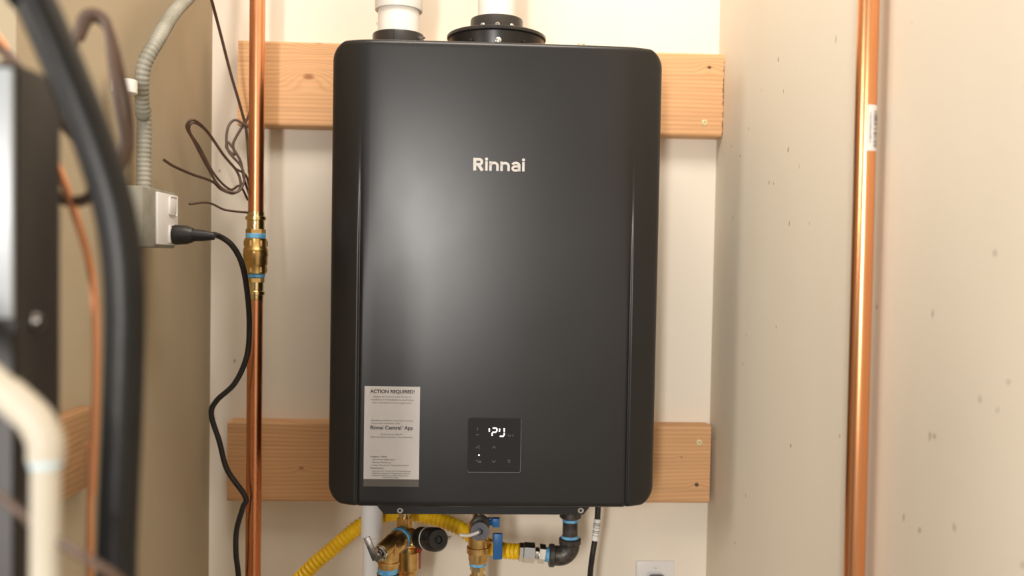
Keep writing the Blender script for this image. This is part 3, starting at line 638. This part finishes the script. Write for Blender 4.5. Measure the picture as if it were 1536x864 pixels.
# heater power cord (right) with wrapped barcode tag
cpth = spline([Vector((at(898, 755, 1.38).x, 1.38, hz0+.004)), at(896, 780, 1.38), at(892, 812, 1.38), at(888, 838, 1.38), at(885, 870, 1.39), at(884, 950, 1.42), at(890, 1250, 1.45)]+[Vector((at(890, 1250, 1.45).x, 1.46, .3))], 12)
t = thing('power_cord', at(898, 764, 1.38), 'black cord hanging below the heater beside the iron elbow, with a white barcode tag', 'cord')
put('cable', tube(cpth, gp(4.4), 16), 'rubber', t)
tg = [p_ for p_ in resample(cpth, .001) if at(0, 811, 1.38).z-.016 < p_.z < 9]
z1_ = G(896, 777.5).z; z0_ = G(893, 811).z
seg_ = [p_ for p_ in resample(cpth, .0008) if z0_ < p_.z < z1_]
tgo = put('cord_tag', tube(seg_, gp(5.2), 18), 'paper', t)
g = []
for i in range(8, len(seg_)-10, 3):
    if random.random() < .85: g.append(tube([seg_[i], seg_[i]+(seg_[i+1]-seg_[i])*random.choice((.7, 1.2))], gp(5.4), 16))
put('tag_bars', join(*g), 'ink', tgo, smooth=False)['kind'] = 'stuff'
# outlet plate on the back wall
a = at(955, 842, DW-.006); b_ = at(1012, 842, DW-.006); ww = b_.x-a.x
t = thing('wall_outlet', ((a.x+b_.x)/2, DW, a.z-ww*1.6), 'white outlet plate low on the back wall right of the heater cord', 'outlet')
put('cover_plate', span(a.x, b_.x, DW-.006, DW, a.z-ww*1.62, a.z, .002), 'outlet', t)
xc = (a.x+b_.x)/2
for k in (.46, 1.12): put('socket', rrect(xc-.0165, xc+.0165, a.z-ww*k-.014, a.z-ww*k+.014, .008, DW-.008, DW-.005), 'outlet', t)
put('screw', lathe([(0, .003), (.0012, .002)], (xc, DW-.006, a.z-ww*.16), (0, -1, 0), 16), 'outlet', t)
plug = put('plug', span(xc-.014, xc+.014, DW-.035, DW-.0085, a.z-ww*.46-.012, a.z-ww*.46+.011, .006), 'grey', None)
tag(plug, 'dark grey plug in the white outlet at the bottom edge', 'plug')

# ------------------------------------------------------------------ left side: outlet box, conduit, cords, pipes
def LW(u, v):           # point on plane X = XL+.04 (box face)
    d_ = rt*((u-768)/FPX)-up*((v-432)/FPX)+fwd; k = (XL+.045)/d_.x; return CAM+d_*k
f0 = LW(216, 330); f1 = LW(266, 330); zt_ = LW(250, 286).z; zb_ = LW(250, 372).z
t = thing('outlet_box', (XL, (f0.y+f1.y)/2, zb_), 'grey metal outlet box with a white cover on the left wall', 'outlet')
put('metal_box', span(XL, XL+.043, f0.y, f1.y, zb_, zt_, .003), 'galv', t)
put('cover_plate', span(XL+.043, XL+.047, f0.y+(f1.y-f0.y)*.35, f1.y-.002, zb_+.004, zt_-.004, .0015), 'outlet', t)
pA = LW(256, 352)
for dz_ in (0, .038): put('socket', span(XL+.046, XL+.049, pA.y-.014, pA.y+.014, pA.z+dz_-.012, pA.z+dz_+.012, .003), 'outlet', t)
t = thing('extension_lead', pA, 'black power cord plugged into the box on the left wall, dropping past the copper pipe', 'cord')
pts = [pA+Vector((.045, 0, 0)), at(325, 353, 1.27), at(347, 367, 1.29), at(363, 396, 1.31), at(371, 440, 1.34), at(374, 490, 1.37), at(370, 535, 1.38), at(352, 575, 1.38), at(325, 601, 1.38), at(317, 622, 1.38), at(329, 662, 1.385), at(341, 705, 1.39), at(368, 745, 1.395), at(364, 762, 1.395), at(355, 795, 1.40), at(354, 830, 1.40), at(358, 870, 1.41), at(360, 950, 1.43), at(362, 1400, 1.46)]
put('plug', join(rod(pA+Vector((.004, 0, 0)), pA+Vector((.030, 0, .0)), [(0, .0125), (.1, .0135), (.7, .0125), (1, .0095)], 24), rod(pA+Vector((.029, 0, 0)), pA+Vector((.058, 0, -.001)), [(0, .0085), (.5, .0075), (1, .005)], 20)), 'rubber', t)
put('cable', tube(spline(pts, 10), px(4.1, 1.36), 14), 'rubber', t)

# conduit down to the box
cY = (f0.y+f1.y)/2
t = thing('conduit', (XL+.02, cY, zt_), 'grey metal conduit curving down to the outlet box on the left wall', 'conduit')
cp_ = [Vector((XL+.022, cY+.0, zt_-.001)), Vector((XL+.022, cY, zt_+.10)), LW(238, 170)+Vector((-.02, 0, 0)), LW(229, 105)+Vector((-.012, 0, 0)), LW(236, 60), LW(262, 18), LW(292, -15), LW(320, -60), LW(335, -140)]
g_ = resample(spline(cp_, 12), .0012)
put('flexible_conduit', tube(g_, .0095, 16, lambda s: .0090+.0004*math.sin(2*PI*s/.006)), 'galv', t)
cc = LW(216, 133); put('strap', cyl(cc+Vector((-.02, -.010, -.008)), cc+Vector((-.02, -.010, .008)), .015), 'paper', t)

# thin wires
def wire(name, pts, r, label, cat='wire', m='wire', group=None, n=10):
    o = put(name, tube(spline(pts, n), r, 8), m); return tag(o, label, cat, group)
W = lambda l: [at(u, v, Y) for u, v, Y in l]
wire('coiled_wire', W([(372, 190, 1.44), (352, 180, 1.44), (341, 195, 1.43), (342, 225, 1.43), (362, 250, 1.42), (366, 272, 1.42), (355, 288, 1.41), (330, 280, 1.40), (310, 248, 1.38), (290, 210, 1.34), (280, 190, 1.32), (290, 180, 1.32), (310, 196, 1.35), (335, 232, 1.39), (356, 258, 1.42), (361, 280, 1.42), (350, 290, 1.41), (332, 284, 1.4), (318, 272, 1.38), (290, 262, 1.34), (262, 250, 1.30), (246, 240, 1.27)]), .0021, 'brown thin wire looped in long ovals beside the copper pipe')
wire('coiled_wire', W([(380, 150, 1.475), (372, 176, 1.46), (362, 192, 1.44), (350, 215, 1.43), (352, 232, 1.43), (340, 222, 1.43), (343, 214, 1.43), (360, 240, 1.43), (366, 268, 1.43), (374, 292, 1.45)]), .0021, 'brown thin wire with a small knot right behind the copper pipe')
wire('coiled_wire', W([(374, 280, 1.465), (368, 262, 1.46), (350, 250, 1.45), (330, 225, 1.44), (308, 195, 1.40), (290, 184, 1.37), (284, 196, 1.37), (300, 222, 1.40), (322, 262, 1.43), (345, 284, 1.455), (360, 279, 1.46), (372, 300, 1.48)]), .0019, 'brown thin wire making the outer narrow oval that runs behind the looped one')
wire('loose_cable', W([(312, -20, 1.32), (328, 40, 1.38), (346, 110, 1.44), (362, 165, 1.475), (370, 200, 1.49), (374, 260, 1.50)]), .0024, 'brown cable slanting down from the top towards the upper pine board')
wire('wire_stub', W([(284, 306, 1.33), (312, 304, 1.36), (335, 314, 1.40), (352, 317, 1.42), (372, 319, 1.44)]), .0018, 'short dark wire stub just above the brass valve')

# dark insulated line curving down near the camera
YT = .50
path = [Vector((at(-40, -60, YT).x-.04, YT+.02, 1.75))]+W([(18, -70, YT), (52, 0, YT), (92, 90, YT), (138, 205, YT), (168, 300, YT), (182, 380, YT), (187, 470, YT), (184, 600, YT), (178, 740, YT), (174, 864, YT), (172, 1000, YT)])+[Vector((at(172, 1000, YT).x-.01, YT, .5)), Vector((at(172, 1000, YT).x-.01, YT, 0))]
o = put('insulated_line', tube(spline(path, 12), px(29, YT), 28), 'foam'); tag(o, 'thick black foam-covered line bending down at the left foreground', 'hose')
# upper black line beside it
path = W([(120, -90, .58), (128, -30, .58), (100, 60, .58)])
# copper line set
wire('copper_line', W([(-40, 20, .6), (5, 70, .6), (45, 150, .6), (82, 240, .6), (112, 320, .6), (135, 400, .62), (143, 480, .62), (143, 600, .62), (138, 740, .62), (134, 900, .62)])+[Vector((at(134, 900, .62).x, .62, 0))], px(6.2, .6), 'bare copper tube curving behind the thick black line', 'tube', 'copper_b')
# brown wires tangled at left
wire('brown_cable', W([(118, 60, .66), (135, 28, .66), (160, 40, .66), (178, 100, .66), (192, 170, .66), (192, 225, .66), (176, 262, .66)]), px(7.5, .66), 'brown cable arching behind the thick black line, inner one', 'cable', group='brown cables at the left')
wire('brown_cable', W([(110, 70, .64), (128, 22, .64), (158, 30, .64), (168, 90, .64), (176, 150, .64), (186, 205, .64), (180, 245, .64), (165, 262, .64)]), px(7, .64), 'brown cable arching behind the thick black line, outer one', 'cable', group='brown cables at the left')
wire('brown_cable', W([(-20, 50, .6), (30, 110, .6), (50, 200, .6), (62, 262, .6), (92, 298, .6), (130, 298, .6), (140, 270, .6), (120, 215, .6), (60, 150, .6), (10, 90, .6)]), px(8.5, .6), 'brown cable hanging in a loop in front of the grey cabinet', 'cable', group='brown cables at the left')
wire('brown_cable', W([(-30, 720, .44), (20, 760, .44), (70, 800, .44), (130, 838, .44), (190, 880, .45), (260, 960, .5)]), px(7, .44), 'brown cable crossing the white bent pipe at the lower left', 'cable', group='brown cables at the left')

# grey cabinet at far left
YC = .50; xc1 = at(26, 300, YC).x; YD = YC*1.0
# rear edge so that its dark side spans to u=95
d_ = rt*((93-768)/FPX)-up*((400-432)/FPX)+fwd; ys = (xc1/d_.x)*d_.y
zt0 = at(10, 92, YC).z
t = thing('metal_cabinet', (xc1-.06, YC+.03, 0), 'tall narrow cabinet with grey door and dark brown side at far left', 'cabinet')
put('body', span(xc1-.16, xc1, YC, ys, 0, zt0, .003), 'cabinet_side', t)
zm = at(10, 478, YC).z
put('upper_door', span(xc1-.158, xc1-.001, YC-.004, YC, zm, zt0-.004, .0015), 'cabinet_face', t)
put('lower_door', span(xc1-.158, xc1-.001, YC-.003, YC, .05, zm-.006, .0015), 'cabinet_side', t)
bc = at(64, 482, YC+.02); bc.x = xc1
put('latch', lathe([(0, .005), (.004, .004)], bc, (1, 0, 0), 16), 'steel', t)
# white bent pipe
YE = .44; rw = px(22.5, YE)
dn = at(68, 864, YE)
t = thing('bent_drain_pipe', (dn.x, YE, 0), 'white plastic pipe with a bend, at the lower left in front', 'pipe')
pl = [Vector((-.45, YE+.01, at(-60, 520, YE).z+.06)), at(-60, 528, YE), at(10, 592, YE)]
put('sloping_pipe', tube([at(-200, 410, YE), at(-60, 530, YE), at(14, 594, YE)], rw, 28), 'pvc_dim', t)
put('bend', tube(spline([at(8, 589, YE), at(30, 608, YE), at(54, 632, YE), at(68, 662, YE), at(69, 690, YE)], 8), rw*1.14, 28), 'pvc_dim', t)
put('vertical_pipe', tube([at(69, 688, YE), dn, Vector((dn.x, YE, 0))], rw*.92, 28), 'pvc_dim', t)
put('primer_ring', cyl(at(69, 686, YE), at(69, 700, YE), rw*1.02, .0004), mat('pale_blue_primer', (.50, .66, .74), .5), t, label='pale blue primer ring')
# small wood block on left wall between dark pipes
d0 = .80
def LX(u, v):
    d_ = rt*((u-768)/FPX)-up*((v-432)/FPX)+fwd; k = (XL+.02)/d_.x; return CAM+d_*k
a = LX(88, 620); b_ = LX(146, 738)
M['w3'] = woodmat('pine_block', 5, .5)
o = put('wood_block', span(XL, XL+.02, min(a.y, b_.y), max(a.y, b_.y), LX(120, 738).z, LX(120, 618).z, .002), 'w3'); tag(o, 'small brown wooden block on the left wall behind the thick black line', 'block')
